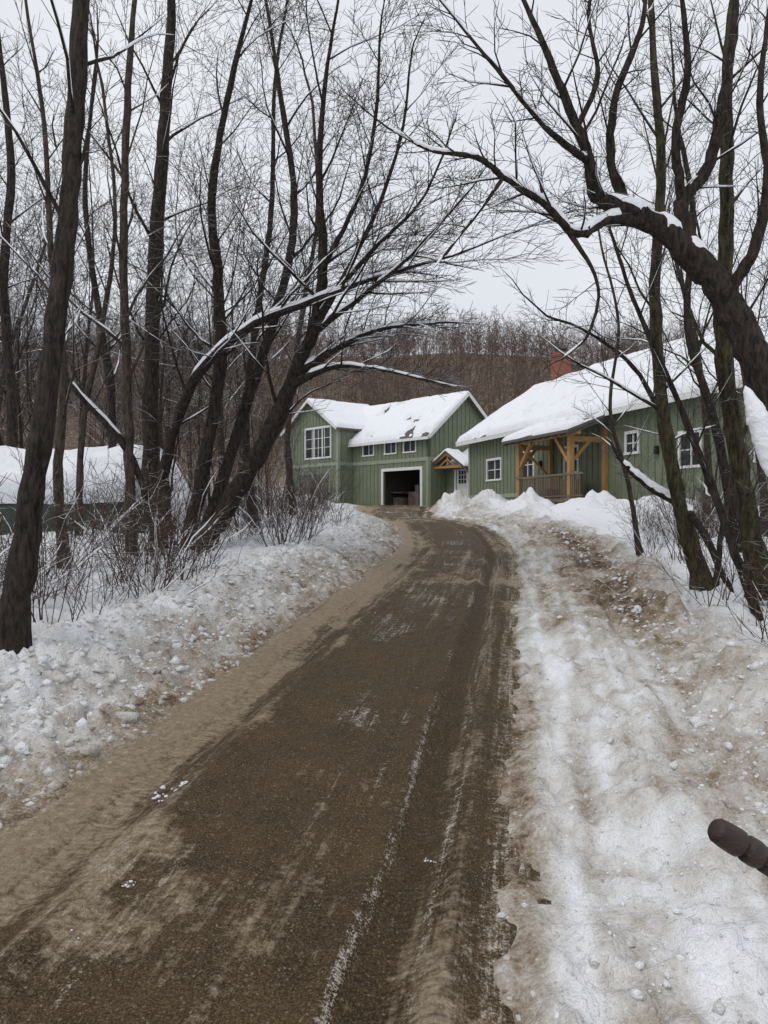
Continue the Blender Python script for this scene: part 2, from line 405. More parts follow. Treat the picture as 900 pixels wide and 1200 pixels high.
WS = .86
def limb(T, pts, q, cnt, lenmul, blev=0, t0=.25, snow=1., L=None, flare=False, jitter=.10):
    """pts: list (image x, image y, estimated depth, diameter in pixels)"""
    C = [np.append(from_pixel(a, b, d), w*WS*d/F/2) for a, b, d, w in pts]
    C = [2*C[0]-C[1]]+C+[2*C[-1]-C[-2]]; C = np.array(C); C[0, 3] = C[1, 3]; C[-1, 3] = C[-2, 3]
    out = []
    for i in range(1, len(C)-2):
        m = 7
        for k in range(m):
            t = k/m; p0, p1, p2, p3 = C[i-1:i+3]
            out.append(.5*((2*p1)+(-p0+p2)*t+(2*p0-5*p1+4*p2-p3)*t*t+(-p0+3*p1-3*p2+p3)*t**3))
    out.append(C[-2]); out = np.array(out)
    jit = rng.normal(0, 1, (len(out), 3))*out[:, 3:4]*jitter; jit[0] = 0; out[:, :3] += jit
    R = np.maximum(out[:, 3]*(1+rng.normal(0, .04, len(out))), .003)
    if flare: R[:5] *= np.array([1.55, 1.3, 1.15, 1.08, 1.03])
    P = out[:, :3]
    T.add(P, R, 14 if R.max() > .06 else 8)
    snowcap(T, P, R, snow)
    Pv = [Vector(x) for x in P]; Dv = [(Pv[min(i+1, len(Pv)-1)]-Pv[max(i-1, 0)]).normalized() for i in range(len(Pv))]
    LL = L or sum((Pv[i+1]-Pv[i]).length for i in range(len(Pv)-1))
    kids(T, Pv, Dv, list(R), LL, blev, q, t0=t0, lenmul=lenmul, cnt=cnt)
    grow(T, Pv[-1], Dv[-1], LL*.22, R[-1], blev+1, q)

# ---- dark trunk far left
T = Tubes()
limb(T, [(6, 810, 5.6, 52), (28, 650, 5.6, 36), (52, 480, 5.6, 30), (75, 300, 5.7, 27), (88, 140, 5.8, 24), (96, -40, 5.9, 21), (104, -300, 6.1, 15), (120, -500, 6.2, 8)],
     PR(n=(6, 7, 6, 4), lr=.45, wander=.12, up=.04, ratio=.30, seg=.22), 13, .5, t0=.42, flare=True, jitter=.05)
T.mesh('cherry_tree', [M_bark, M_snow])

# ---- leaning multi-stem tree on left
q = PR(n=(8, 9, 7, 5), lr=.56, wander=.11, up=.03, ratio=.45, seg=.30, pref=(1, -.1, .12), prefw=.05, minr=.0030)
T = Tubes()
limb(T, [(222, 672, 12, 34), (262, 600, 12, 26), (310, 520, 11.8, 24), (345, 440, 11.5, 20), (372, 370, 11.2, 16), (378, 300, 11, 13), (374, 200, 10.8, 9), (382, 90, 10.5, 6), (400, -20, 10.2, 3)], q, 16, .42, flare=True, snow=1.2)
limb(T, [(200, 668, 12.5, 22), (192, 560, 12.5, 16), (225, 450, 12, 14), (290, 385, 11.5, 12), (380, 347, 11, 9), (450, 322, 10.5, 6), (530, 300, 10, 3)], q, 15, .42, snow=1.5)
limb(T, [(215, 668, 12.3, 22), (240, 540, 12.3, 18), (258, 430, 12.3, 16), (256, 330, 12.2, 14), (248, 230, 12, 11), (270, 100, 11.8, 8), (300, -20, 11.5, 4)], q, 15, .42)
limb(T, [(345, 440, 11.5, 13), (400, 405, 11.3, 9), (450, 385, 11, 6), (520, 378, 10.6, 3)], q, 13, .7, snow=1.4)
limb(T, [(232, 650, 12.2, 18), (280, 500, 12.6, 15), (322, 370, 12.8, 13), (345, 250, 13, 10), (330, 120, 13.2, 7), (310, -10, 13.2, 4)], q, 14, .42)
limb(T, [(355, 410, 11.3, 10), (400, 330, 11, 8), (440, 250, 10.8, 6), (470, 160, 10.5, 4), (480, 80, 10.4, 3)], q, 14, .6)
limb(T, [(362, 395, 11.3, 9), (420, 350, 10.7, 7), (480, 300, 10.2, 5), (540, 235, 10, 3)], q, 14, .6, snow=1.3)
limb(T, [(376, 320, 11.0, 8), (420, 230, 10.7, 6), (440, 140, 10.4, 5), (445, 40, 10.2, 3)], q, 13, .55)
limb(T, [(335, 455, 11.6, 12), (390, 430, 11.0, 8), (440, 432, 10.5, 5), (500, 445, 10.2, 3)], q, 13, .7, snow=1.4)
limb(T, [(368, 375, 11.2, 8), (430, 300, 10.6, 6), (490, 240, 10.1, 4), (520, 180, 9.9, 3)], q, 13, .6)
T.mesh('leaning_maple_tree', [M_bark, M_snow])

# ---- other stems on the left
q2 = PR(n=(8, 8, 6, 4), lr=.50, wander=.12, up=.06, ratio=.42, seg=.34, minr=.003)
for nm, pts, mt, cnt in [
    ('bare_tree', [(182, 650, 14, 26), (176, 480, 14, 22), (180, 330, 14, 20), (190, 180, 14, 17), (200, 20, 14, 12), (205, -150, 14, 6)], M_bark, 18),
    ('bare_tree', [(155, 675, 11, 14), (150, 480, 11, 12), (145, 300, 11, 11), (150, 100, 11, 9), (165, -80, 11, 5)], M_bark2, 14),
    ('bare_tree', [(76, 680, 9.5, 15), (68, 560, 9.5, 13), (75, 430, 9.5, 10), (60, 300, 9.5, 8), (52, 150, 9.5, 6), (30, 0, 9.5, 4)], M_bark2, 13),
    ('bare_tree', [(92, 645, 13, 9), (97, 500, 13, 8), (120, 380, 13, 7), (135, 250, 13, 5), (120, 100, 13, 4)], M_bark2, 11),
    ('bare_tree', [(10, 620, 17, 16), (14, 480, 17, 14), (5, 340, 17, 12), (12, 180, 17, 10), (-5, 20, 17, 6)], M_bark, 13),
    ('bare_tree', [(300, 640, 16, 13), (288, 500, 16, 11), (300, 380, 16, 9), (318, 250, 16, 7), (322, 100, 16, 5), (340, -20, 16, 3)], M_bark, 14),
    ('bare_tree', [(120, 640, 15, 12), (132, 500, 15, 10), (118, 380, 15, 9), (100, 240, 15, 7), (110, 90, 15, 4)], M_bark, 13),
    ('bare_tree', [(345, 630, 19, 9), (338, 500, 19, 8), (352, 380, 19, 7), (372, 250, 19, 5), (366, 120, 19, 4)], M_bark2, 12),
]:
    T = Tubes(); limb(T, pts, q2, cnt, .42, flare=True); T.mesh(nm, [mt, M_snow])
T = Tubes()
limb(T, [(60, 425, 10.5, 8), (100, 470, 10.7, 9), (150, 528, 11, 10), (175, 600, 11.2, 9), (180, 668, 11.3, 8)], PR(n=(4, 4, 3), lr=.3, maxlev=3), 6, .3, snow=1.6)
T.mesh('fallen_limb', [M_bark, M_snow])

# ---- Right: big leaning tree
q = PR(n=(8, 8, 7, 5), lr=.56, wander=.15, up=.025, ratio=.42, seg=.24, minr=.0024)
T = Tubes()
limb(T, [(1010, 800, 6.9, 66), (945, 600, 7.0, 52), (902, 465, 7.1, 46), (865, 375, 7.2, 42), (828, 318, 7.2, 38), (782, 272, 7.2, 31), (738, 246, 7.1, 24), (700, 229, 7.0, 20), (688, 180, 6.9, 15), (664, 120, 6.8, 12), (640, 60, 6.7, 9), (600, -30, 6.6, 5)], q, 15, .28, t0=.45, snow=1.5, jitter=.08)
limb(T, [(770, 268, 7.2, 18), (716, 256, 7.0, 15), (676, 274, 6.8, 13), (640, 240, 6.7, 11), (590, 207, 6.6, 9), (558, 184, 6.5, 8), (505, 176, 6.4, 5), (455, 150, 6.3, 3)], q, 17, .42, snow=1.5)
limb(T, [(815, 305, 7.2, 24), (800, 240, 7.3, 19), (832, 190, 7.4, 16), (850, 100, 7.5, 13), (862, 0, 7.6, 9), (850, -120, 7.7, 5)], q, 14, .42)
limb(T, [(735, 245, 7.1, 16), (716, 190, 7.2, 13), (722, 110, 7.3, 10), (752, 30, 7.4, 7), (760, -60, 7.5, 4)], q, 14, .48)
limb(T, [(800, 240, 7.3, 15), (792, 160, 7.1, 12), (806, 80, 7.0, 10), (796, -30, 6.9, 6)], q, 13, .45)
limb(T, [(690, 190, 6.9, 11), (640, 150, 6.7, 8), (590, 90, 6.5, 6), (540, 30, 6.4, 4), (500, -20, 6.3, 3)], q, 15, .5, snow=1.4)
limb(T, [(676, 150, 6.85, 8), (700, 90, 6.9, 7), (690, 20, 6.9, 5), (700, -60, 6.9, 3)], q, 13, .5)
limb(T, [(845, 355, 7.2, 20), (880, 300, 7.0, 16), (900, 220, 6.9, 13), (890, 120, 6.8, 9), (900, 20, 6.8, 6)], q, 12, .42)
limb(T, [(664, 268, 6.8, 8), (700, 330, 6.7, 5), (690, 390, 6.6, 4), (660, 420, 6.6, 2.5)], q, 8, .5)
limb(T, [(590, 207, 6.6, 6), (560, 250, 6.5, 4), (520, 300, 6.4, 3)], q, 9, .7)
T.mesh('leaning_apple_tree', [M_bark, M_snow])

q3 = PR(n=(7, 8, 6, 4), lr=.50, wander=.14, up=.045, ratio=.42, seg=.30, minr=.0025)
for nm, pts, mt, cnt in [
    ('bare_tree', [(893, 700, 8, 28), (866, 540, 8, 24), (848, 400, 8, 22), (852, 250, 8, 19), (852, 100, 8, 15), (862, -50, 8, 11), (865, -250, 8, 6)], M_moss, 12),
    ('bare_tree', [(828, 700, 9.3, 26), (797, 590, 9.3, 20), (777, 480, 9.3, 17), (768, 330, 9.3, 15), (775, 200, 9.3, 13), (765, 50, 9.3, 9), (758, -120, 9.3, 5)], M_moss, 16),
    ('bare_tree', [(905, 770, 7.5, 14), (862, 650, 7.6, 12), (830, 560, 7.8, 10), (788, 455, 8, 8), (742, 350, 8.1, 6), (715, 270, 8.2, 4)], M_bark, 12),
    ('bare_tree', [(750, 650, 13, 7), (735, 560, 13, 6), (715, 480, 13, 5), (725, 380, 13, 4), (705, 290, 13, 3)], M_bark2, 13),
    ('bare_tree', [(870, 650, 12, 14), (838, 500, 12, 12), (806, 380, 12, 10), (812, 250, 12, 8), (790, 120, 12, 5)], M_bark, 14),
    ('bare_tree', [(838, 690, 9.2, 8), (848, 610, 9.2, 8), (868, 520, 9.2, 6), (900, 420, 9.2, 5), (915, 320, 9.2, 3)], M_bark2, 10),
    ('bare_tree', [(800, 650, 14, 8), (790, 540, 14, 7), (750, 440, 14, 6), (690, 390, 13.6, 4), (640, 370, 13.2, 3)], M_bark, 13),
]:
    T = Tubes(); limb(T, pts, q3, cnt, .40, flare=True); T.mesh(nm, [mt, M_snow])
T = Tubes()
limb(T, [(800, 592, 9.4, 10), (765, 572, 9.5, 11), (738, 550, 9.6, 9), (722, 530, 9.7, 6)], PR(n=(4, 4, 3), lr=.5, maxlev=3), 7, .6, snow=1.7)
limb(T, [(800, 592, 9.4, 10), (825, 625, 9.0, 10), (850, 680, 8.7, 9)], PR(n=(4, 4, 3), lr=.5, maxlev=3), 4, .4, snow=1.7)
T.mesh('fallen_limb', [M_bark, M_snow])
def snow_patch(name, pts, mats):
    T = Tubes(); P = np.array([p for p, r in pts]); R = np.array([r for p, r in pts])
    t = np.linspace(0, len(P)-1, 40); ii = np.arange(len(P))
    PP = np.stack([np.interp(t, ii, P[:, k]) for k in range(3)], 1); RR = np.interp(t, ii, R)*(1+.30*(fbm(t*1.3, t*0, 9, 3)-.5)*2)
    RR[0] = RR[-1] = .002; RR[1] *= .6; RR[-2] *= .6
    T.add(PP, RR, 16); return T.mesh(name, mats)
snow_patch('snow_clump', [(from_pixel(873, 452, 6.95), .03), (from_pixel(884, 478, 6.93), .075), (from_pixel(893, 505, 6.93), .10), (from_pixel(900, 535, 6.93), .09), (from_pixel(908, 562, 6.93), .04)], [M_snow])

# ---- generic tree templates
def template(seed, H, r, n=(14, 9, 7, 4), mt=M_bark, lean=(0, 0), lr=.44, maxlev=4, minr=.006, t0=.25, minl=.3):
    random.seed(seed); T = Tubes(); q = PR(n=n, lr=lr, wander=.12, up=.05, ratio=.42, seg=H*.035, minr=minr, snow=.8, maxlev=maxlev, minl=minl, capr=.016)
    P = [Vector((0, 0, -.4))]; d = Vector((lean[0], lean[1], 1)).normalized(); D = [d.copy()]; n_ = 16
    for i in range(n_):
        d = (d+Vector((random.gauss(0, .05), random.gauss(0, .05), .03))).normalized(); P.append(P[-1]+d*H/n_); D.append(d.copy())
    R = [max(minr, r*(1-.9*i/n_)) for i in range(n_+1)]; R[0] *= 1.5; R[1] *= 1.1
    T.add([p[:] for p in P], R, 8)
    kids(T, P, D, R, H, 0, q, t0=t0, cnt=n[0])
    return mesh_np('_tmpl', np.concatenate(T.V), np.concatenate(T.F), [mt, M_snow], True, np.concatenate(T.M))
TM = [template(1, 12, .11), template(2, 14, .13, mt=M_bark2), template(3, 11, .08, mt=M_bark, lean=(.15, 0)), template(4, 15, .14, mt=M_bark), template(5, 9, .06, mt=M_bark2, lean=(-.15, .1)), template(6, 13, .10, (16, 8, 7, 4))]
SP = [template(41, 5.5, .030, (12, 6, 4), M_bark2, (.1, 0), .42, 3, .004, .2, .15), template(42, 4.5, .024, (12, 6, 4), M_shrub, (-.2, .1), .45, 3, .004, .15, .15), template(43, 6.5, .035, (13, 7, 4), M_bark, (0, .1), .38, 3, .004, .2, .15)]
random.seed(5)
def put(name, me, x, y, s=1., rz=None, dz=0):
    o = bpy.data.objects.new(name, me); o.location = (x, y, gz(x, y)+dz)
    o.rotation_euler = (0, 0, random.random()*6.28 if rz is None else rz); o.scale = (s, s, s*random.uniform(.9, 1.1)); link(o)
placed = []
def okd(x, y, m): return all((x-a)**2+(y-b)**2 > m*m for a, b in placed)
def scatter(nm, lib, nn, x0, x1, y0, y1, cond, smin, smax, md=1.5):
    k = 0; tr = 0
    while k < nn and tr < 6000:
        tr += 1; x = random.uniform(x0, x1); y = random.uniform(y0, y1)
        if not cond(x, y) or not okd(x, y, md): continue
        placed.append((x, y)); put(nm, random.choice(lib), x, y, random.uniform(smin, smax)); k += 1
B = lambda x, y: 450+F*x/y
scatter('bare_tree', TM, 24, -20, -4.5, 18, 30, lambda x, y: B(x, y) < 280, .6, 1.0, 1.6)
scatter('bare_tree', TM, 60, -48, -8, 30, 68, lambda x, y: B(x, y) < 322, .75, 1.1, 1.8)
scatter('bare_tree', TM, 5, 6.6, 11, 14, 21, lambda x, y: B(x, y) > 800 and x < 10.5, .6, .8, 1.5)
scatter('bare_tree', TM, 30, 18, 45, 14, 70, lambda x, y: x > 18, .8, 1.15, 2.2)
scatter('bare_tree', TM, 16, -34, 34, 72, 88, lambda x, y: True, .5, .72, 3)
scatter('sapling', SP, 46, -18, -2, 8, 30, lambda x, y: x < Le(y)-2.0 and 190 < B(x, y) < 345 or (x < -4 and B(x, y) < 345 and y > 18), .6, 1.1, .5)
scatter('sapling', SP, 20, 4, 11, 8, 20, lambda x, y: x > Re(y)+2.4 and B(x, y) > 735, .4, .9, .5)

# ---- distant woods (one mesh)
def far_template(seed, H):
    random.seed(seed); T = Tubes(); q = PR(n=(9, 6, 3), lr=.42, wander=.16, up=.05, ratio=.5, seg=1.8, minr=.024, snow=0, maxlev=2)
    P = [Vector((0, 0, -.5))]; D = [Vector((0, 0, 1))]; d = Vector((random.gauss(0, .04), random.gauss(0, .04), 1))
    for i in range(6):
        d = (d+Vector((random.gauss(0, .06), random.gauss(0, .06), 0))).normalized(); P.append(P[-1]+d*H/6); D.append(d)
    R = [.075*(1-.7*i/6) for i in range(7)]; T.add([p[:] for p in P], R, 3)
    SID[1] = 3; SID[2] = 3
    kids(T, P, D, R, H, 0, q, t0=.12, cnt=13)
    SID[1] = 6; SID[2] = 4
    return np.concatenate(T.V), np.concatenate(T.F)
FT = [far_template(20+i, 7+i % 3) for i in range(6)]
Vs = []; Fs = []; off = 0
N = 2200
yy = 80+rng.random(N)**.8*100; xx = (rng.random(N)*2-1)*(.58*yy+12)
zz = ground(xx, yy, False)
for i in range(N):
    v, f = FT[i % 6]; a = rng.random()*6.28; s = rng.uniform(.6, 1.15)
    c, sn_ = math.cos(a)*s, math.sin(a)*s
    w = np.empty_like(v); w[:, 0] = v[:, 0]*c-v[:, 1]*sn_+xx[i]; w[:, 1] = v[:, 0]*sn_+v[:, 1]*c+yy[i]; w[:, 2] = v[:, 2]*s+zz[i]
    Vs.append(w); Fs.append(f+off); off += len(v)
mesh_np('distant_woods', np.concatenate(Vs), np.concatenate(Fs), [M_far_hazed], True)

# ---- shrubs
def shrub(seed, H, stems, spread):
    random.seed(seed); T = Tubes(); q = PR(n=(5, 5, 3), lr=.45, wander=.12, up=.04, ratio=.6, seg=.18, minr=.0028, snow=1.2, maxlev=3, minl=.08, capr=.006)
    for k in range(stems):
        a = random.random()*6.28; sp = random.uniform(.05, spread)
        grow(T, (math.cos(a)*.36*random.random(), math.sin(a)*.36*random.random(), -.05), (math.cos(a)*sp, math.sin(a)*sp, 1), H*random.uniform(.5, 1.1), random.uniform(.005, .010), 1, q)
    return mesh_np('_shrub', np.concatenate(T.V), np.concatenate(T.F), [M_shrub, M_snow], True, np.concatenate(T.M))
SM = [shrub(31, 1.5, 13, .9), shrub(32, 1.1, 16, 1.2), shrub(33, 2.1, 11, .6), shrub(34, .8, 14, 1.5)]
random.seed(9)
k = 0
while k < 140:
    y = 5.6+random.random()**1.2*26; x = float(Le(y))-random.uniform(1.35, 4.5+.13*y)
    if B(x, y) > 395: continue
    if B(x, y) < 180 and 9 < y < 15 and random.random() < .6: continue
    put('bare_shrub', random.choice(SM), x, y, random.uniform(.45, 1.05)); k += 1
k = 0
while k < 70:
    y = 5.6+random.random()**1.2*14; x = float(Re(y))+random.uniform(2.2, 5.0)
    if y > 15 and B(x, y) < 740: continue
    put('bare_shrub', random.choice(SM), x, y, random.uniform(.4, .85)); k += 1
for (x, y, s) in [(7.4, 33, .5), (5.2, 42, .5), (6.8, 31.5, .6), (-5, 48, .8), (-6.5, 45, .9), (-4.6, 40, .8), (-5.5, 36, .9), (-3.2, 34, .7), (-3.8, 31, .8)]:
    put('bare_shrub', random.choice(SM), x, y, s)

# ------------------------------------------------------------------ buildings
class Fr:
    def __init__(s, o, u, w): s.o = Vector((*o, 0)); s.u = Vector((*u, 0)).normalized(); s.w = Vector((*w, 0)).normalized()
    def p(s, a, n, z): return s.o+s.u*a+s.w*n+Vector((0, 0, z))
class MB:
    def __init__(s): s.v = []; s.f = []
    def hex(s, p):
        i = len(s.v); s.v += [tuple(x) for x in p]
        s.f += [[i+a for a in q] for q in ((0, 1, 2, 3), (7, 6, 5, 4), (0, 4, 5, 1), (1, 5, 6, 2), (2, 6, 7, 3), (3, 7, 4, 0))]
    def box(s, fr, a0, a1, n0, n1, z0, z1):
        s.hex([fr.p(a0, n0, z0), fr.p(a1, n0, z0), fr.p(a1, n1, z0), fr.p(a0, n1, z0), fr.p(a0, n0, z1), fr.p(a1, n0, z1), fr.p(a1, n1, z1), fr.p(a0, n1, z1)])
    def prism(s, fr, poly, n0, n1):
        i = len(s.v); k = len(poly)
        s.v += [tuple(fr.p(a, n0, z)) for a, z in poly]+[tuple(fr.p(a, n1, z)) for a, z in poly]
        s.f.append([i+j for j in range(k)]); s.f.append([i+k+j for j in range(k)][::-1])
        for j in range(k): s.f.append([i+j, i+(j+1) % k, i+k+(j+1) % k, i+k+j])
    def beam(s, p, q, w, h=None):
        p = Vector(p); q = Vector(q); h = h or w; d = (q-p).normalized()
        up = Vector((0, 0, 1)) if abs(d.z) < .9 else Vector((1, 0, 0))
        a = d.cross(up).normalized()*w/2; b = a.cross(d).normalized()*h/2
        s.hex([p-a-b, p+a-b, p+a+b, p-a+b, q-a-b, q+a-b, q+a+b, q-a+b])
    def slab(s, A, B_, C, D_, th):
        dn = Vector((0, 0, -th)); s.hex([A+dn, B_+dn, C+dn, D_+dn, A, B_, C, D_])
    def obj(s, name, mat, parent, bevel=0):
        me = bpy.data.meshes.new(name); me.from_pydata(s.v, [], s.f)
        bm = bmesh.new(); bm.from_mesh(me); bmesh.ops.recalc_face_normals(bm, faces=bm.faces[:]); bm.to_mesh(me); bm.free()
        me.materials.append(mat); o = link(bpy.data.objects.new(name, me), parent)
        if bevel:
            b = o.modifiers.new('b', 'BEVEL'); b.width = bevel; b.segments = 2
        return o

def snow_sheet(name, A, B_, C, D_, th, parent, holes=0., seed=0):
    A, B_, C, D_ = [np.array(x) for x in (A, B_, C, D_)]
    Lu = np.linalg.norm(B_-A); Lv = np.linalg.norm(D_-A)
    def par(L):
        e = np.array([0, .02, .06, .14]); c = np.linspace(.25, L-.25, max(4, int(L/.15))); return np.concatenate([e, c, (L-e)[::-1]])/L
    u, v = np.meshgrid(par(Lu), par(Lv))
    P = (A*(1-u)[..., None]+B_*u[..., None])*(1-v)[..., None]+(D_*(1-u)[..., None]+C*u[..., None])*v[..., None]
    e = np.minimum(np.minimum(u, 1-u)*Lu, np.minimum(v, 1-v)*Lv)
    h = np.sqrt(np.clip(e/.14, 0, 1))*th*(.6+.8*fbm(u*Lu*.6, v*Lv*.6, 100+seed, 4))
    if holes:
        m = fbm(u*Lu*.8, v*Lv*.8, 130+seed, 4); ho = ss(holes, holes-.04, m)
        h = h*(1-ho)-.05*ho
    P[..., 2] += h+np.where(e <= 0, -.02, 0)
    i = np.arange(u.size).reshape(u.shape)
    Q = np.stack([i[:-1, :-1], i[:-1, 1:], i[1:, 1:], i[1:, :-1]], -1).reshape(-1, 4)
    return mesh_np(name, P.reshape(-1, 3), Q, [M_snow], True, parent=parent)

def siding(mb, tr, fr, s0, s1, z0, topf, ops, th=.15, step=.41):
    zt = min(topf(s0), topf(s1))
    cuts = sorted(set([s0, s1]+[a for o in ops for a in o[:2]]))
    for a, b in zip(cuts[:-1], cuts[1:]):
        m = (a+b)/2; hs = sorted([(o[2], o[3]) for o in ops if o[0] <= m <= o[1]]); z = z0
        for h0, h1 in hs:
            if h0 > z: mb.box(fr, a, b, -th, 0, z, h0)
            z = h1
        mb.box(fr, a, b, -th, 0, z, zt)
    mid = (s0+s1)/2
    if topf(mid) > zt+.1: mb.prism(fr, [(s0, zt), (s1, zt), (mid, topf(mid))], -th, 0)
    a = s0+step/2
    while a < s1:
        z = z0
        for h0, h1 in sorted([(o[2]-.12, o[3]+.12) for o in ops if o[0]-.12 <= a <= o[1]+.12]):
            if h0 > z: tr.box(fr, a-.025, a+.025, .001, .035, z, h0)
            z = h1
        tr.box(fr, a-.025, a+.025, .001, .035, z, topf(a)-.03); a += step
def window(wm, gm, fr, a0, a1, z0, z1, cols=2, rows=2, fw=.09):
    gm.box(fr, a0, a1, -.09, -.06, z0, z1)
    wm.box(fr, a0-fw, a1+fw, -.02, .055, z1, z1+fw*1.3); wm.box(fr, a0-fw*1.3, a1+fw*1.3, -.02, .075, z0-fw, z0)
    wm.box(fr, a0-fw, a0, -.05, .052, z0, z1); wm.box(fr, a1, a1+fw, -.05, .052, z0, z1)
    for k in range(1, cols): x = a0+(a1-a0)*k/cols; wm.box(fr, x-.025, x+.025, -.06, -.02, z0, z1)
    for k in range(1, rows): z = z0+(z1-z0)*k/rows; wm.box(fr, a0, a1, -.058, -.025, z-.02, z+.02)

# --- garage building
GA = empty('green_garage_house')
fr = Fr((2.9, 50), (-.65, .76), (-.76, -.65))
fg = Fr((2.9, 50), (.76, .65), (.65, -.76))
wall, bat, wht, gls, trm, drk, rf = MB(), MB(), MB(), MB(), MB(), MB(), MB()
zE = EYE+5.2; zR = EYE+8.0; zb = 1.4; zf = 2.13; HW = 3.3
door = (.75, 4.5, zf, EYE+2.8)
ops = [door, (1.25, 2.35, EYE+4.05, EYE+4.8), (3.2, 4.3, EYE+4.05, EYE+4.8), (5.6, 6.7, EYE+4.05, EYE+4.8)]
siding(wall, bat, fr, 0, 7.9, zb, lambda a: zE, ops)
for o in ops[1:]: window(wht, gls, fr, *o, cols=2, rows=1)
wht.box(fr, .55, .75, .0, .07, zf-.4, door[3]+.2); wht.box(fr, 4.5, 4.7, .0, .07, zf-.4, door[3]+.2); wht.box(fr, .75, 4.5, .0, .07, door[3], door[3]+.2)
trm.box(fr, 0, 7.9, .002, .06, EYE+3.35, EYE+3.6)
trm.box(fr, 0, .16, .003, .065, zb, EYE+3.35)
tg = lambda a: zE+(zR-zE)*(1-abs(a-HW)/HW)
siding(wall, bat, fg, 0, 2*HW, zb, tg, [])
trm.box(fg, 0, 2*HW, .002, .06, EYE+3.35, EYE+3.6)
trm.box(fg, .0, .16, .003, .065, zb, EYE+3.35)
wall.box(fr, .15, 14.4, -2*HW, -2*HW+.15, zb, zE)
drk.box(fr, .2, 7.8, -6.2, .0-.02, zf-.15, zf-.02)
drk.box(fr, 5.4, 5.5, -6.2, -.16, zf, zE); drk.box(fr, .2, 7.8, -6.3, -6.2, zf, zE); drk.box(fr, .16, .2, -6.2, -.16, zf, zE)
sg = MB()
sg.box(fr, 1.0, 1.7, -2.6, -1.6, zf, zf+.8); sg.box(fr, 1.1, 1.5, -2.5, -1.8, zf+.802, zf+1.3); sg.box(fr, 3.3, 4.4, -3.2, -2.2, zf, zf+1.0); sg.box(fr, 3.5, 3.9, -3.0, -2.4, zf+1.002, zf+1.5)
sg.box(fr, 2.1, 3.0, -4.6, -3.8, zf, zf+.6); sg.box(fr, 4.6, 5.2, -3.6, -1.2, zf+.9, zf+1.0); sg.box(fr, 4.7, 5.1, -3.4, -1.4, zf, zf+.6)
sg.obj('stored_goods', M_stuff, GA, .02)
fw_ = Fr(tuple(fr.p(7.9, 1.4, 0))[:2], (-.65, .76), (-.76, -.65)); WW = 6.5
zWE = EYE+6.2; zWR = EYE+8.3
tw = lambda a: zWE+(zWR-zWE)*(1-abs(a-WW/2)/(WW/2))
wops = [(.9, 4.0, EYE+4.05, EYE+6.15), (1.0, 4.9, zf, EYE+2.8)]
siding(wall, bat, fw_, 0, WW, zb, tw, wops)
window(wht, gls, fw_, *wops[0], cols=4, rows=3, fw=.12)
for x in (1.93, 2.97): wht.box(fw_, x-.06, x+.06, -.055, .0, wops[0][2], wops[0][3])
gd = MB()
for k in range(4): gd.box(fw_, 1.0, 4.9, -.12, -.07, zf+k*.6+.01, zf+k*.6+.58)
gd.obj('garage_door', M_grayd, GA)
trm.box(fw_, .9, 1.0, 0, .06, zf-.4, EYE+2.9); trm.box(fw_, 4.9, 5.0, 0, .06, zf-.4, EYE+2.9)
trm.box(fw_, 0, WW, .002, .06, EYE+3.35, EYE+3.6)
fside = Fr(tuple(fr.p(7.9, 0, 0))[:2], (-.76, -.65), (.65, -.76))
siding(wall, bat, fside, 0, 1.4, zb, lambda a: zWE, [])
trm.box(fside, 0, 1.4, .002, .06, EYE+3.35, EYE+3.6); trm.box(fside, 1.26, 1.46, .003, .07, zb, zWE)
trm.box(fw_, -.06, .14, .003, .07, zb, zWE)
wall.box(fr, 14.25, 14.4, -2*HW+.15, 1.25, zb, zWE); wall.box(fr, 7.92, 8.05, -3.2, -.01, zE-.5, zWE)
def roofpair(fr, a0, a1, nE, nR, zE_, zR_, nB, ov, th, par, nm, rfmb, sth=.24, holes=0, seed=0):
    sl = (zR_-zE_)/abs(nR-nE); dirn = 1 if nE > nR else -1
    A = fr.p(a0, nE+ov*dirn, zE_-sl*ov+.06); B_ = fr.p(a1, nE+ov*dirn, zE_-sl*ov+.06); C = fr.p(a1, nR, zR_+.06); D_ = fr.p(a0, nR, zR_+.06)
    rfmb.slab(A, B_, C, D_, .14)
    E = fr.p(a0, nB-ov*dirn, zE_-sl*ov+.06); G = fr.p(a1, nB-ov*dirn, zE_-sl*ov+.06)
    rfmb.slab(E, G, C+Vector((0, 0, -.003)), D_+Vector((0, 0, -.003)), .14)
    up = Vector((0, 0, .005))
    snow_sheet(nm+'_snow_front', A+up, B_+up, C+up, D_+up, sth, par, holes, seed)
    snow_sheet(nm+'_snow_back', E+up, G+up, C+up, D_+up, sth, par, 0, seed+1)
    return A, B_, C, D_, E, G
A, B_, C, D_, E, G = roofpair(fr, -.45, 14.5, 0, -HW, zE, zR, -2*HW, .45, .14, GA, 'roof', rf, .24, .36, 3)
o3 = fr.u*-.03
wht.beam(A+o3+Vector((0, 0, -.08)), D_+o3+Vector((0, 0, -.08)), .06, .22); wht.beam(E+o3+Vector((0, 0, -.08)), D_+o3+Vector((0, 0, -.08)), .058, .218)
wht.beam(A+fr.w*.03+Vector((0, 0, -.10)), B_+fr.w*.03+Vector((0, 0, -.10)), .05, .18)
fwr = Fr(tuple(fr.p(7.9, 1.4, 0))[:2], (.76, .65), (.65, -.76))
A, B_, C, D_, E, G = roofpair(fwr, -.4, 5.5, 0, -WW/2, zWE, zWR, -WW, .35, .14, GA, 'wing_roof', rf, .24, 0, 7)
o4 = fwr.u*-.03
wht.beam(A+o4+Vector((0, 0, -.08)), D_+o4+Vector((0, 0, -.08)), .06, .2); wht.beam(E+o4+Vector((0, 0, -.08)), D_+o4+Vector((0, 0, -.08)), .058, .198)
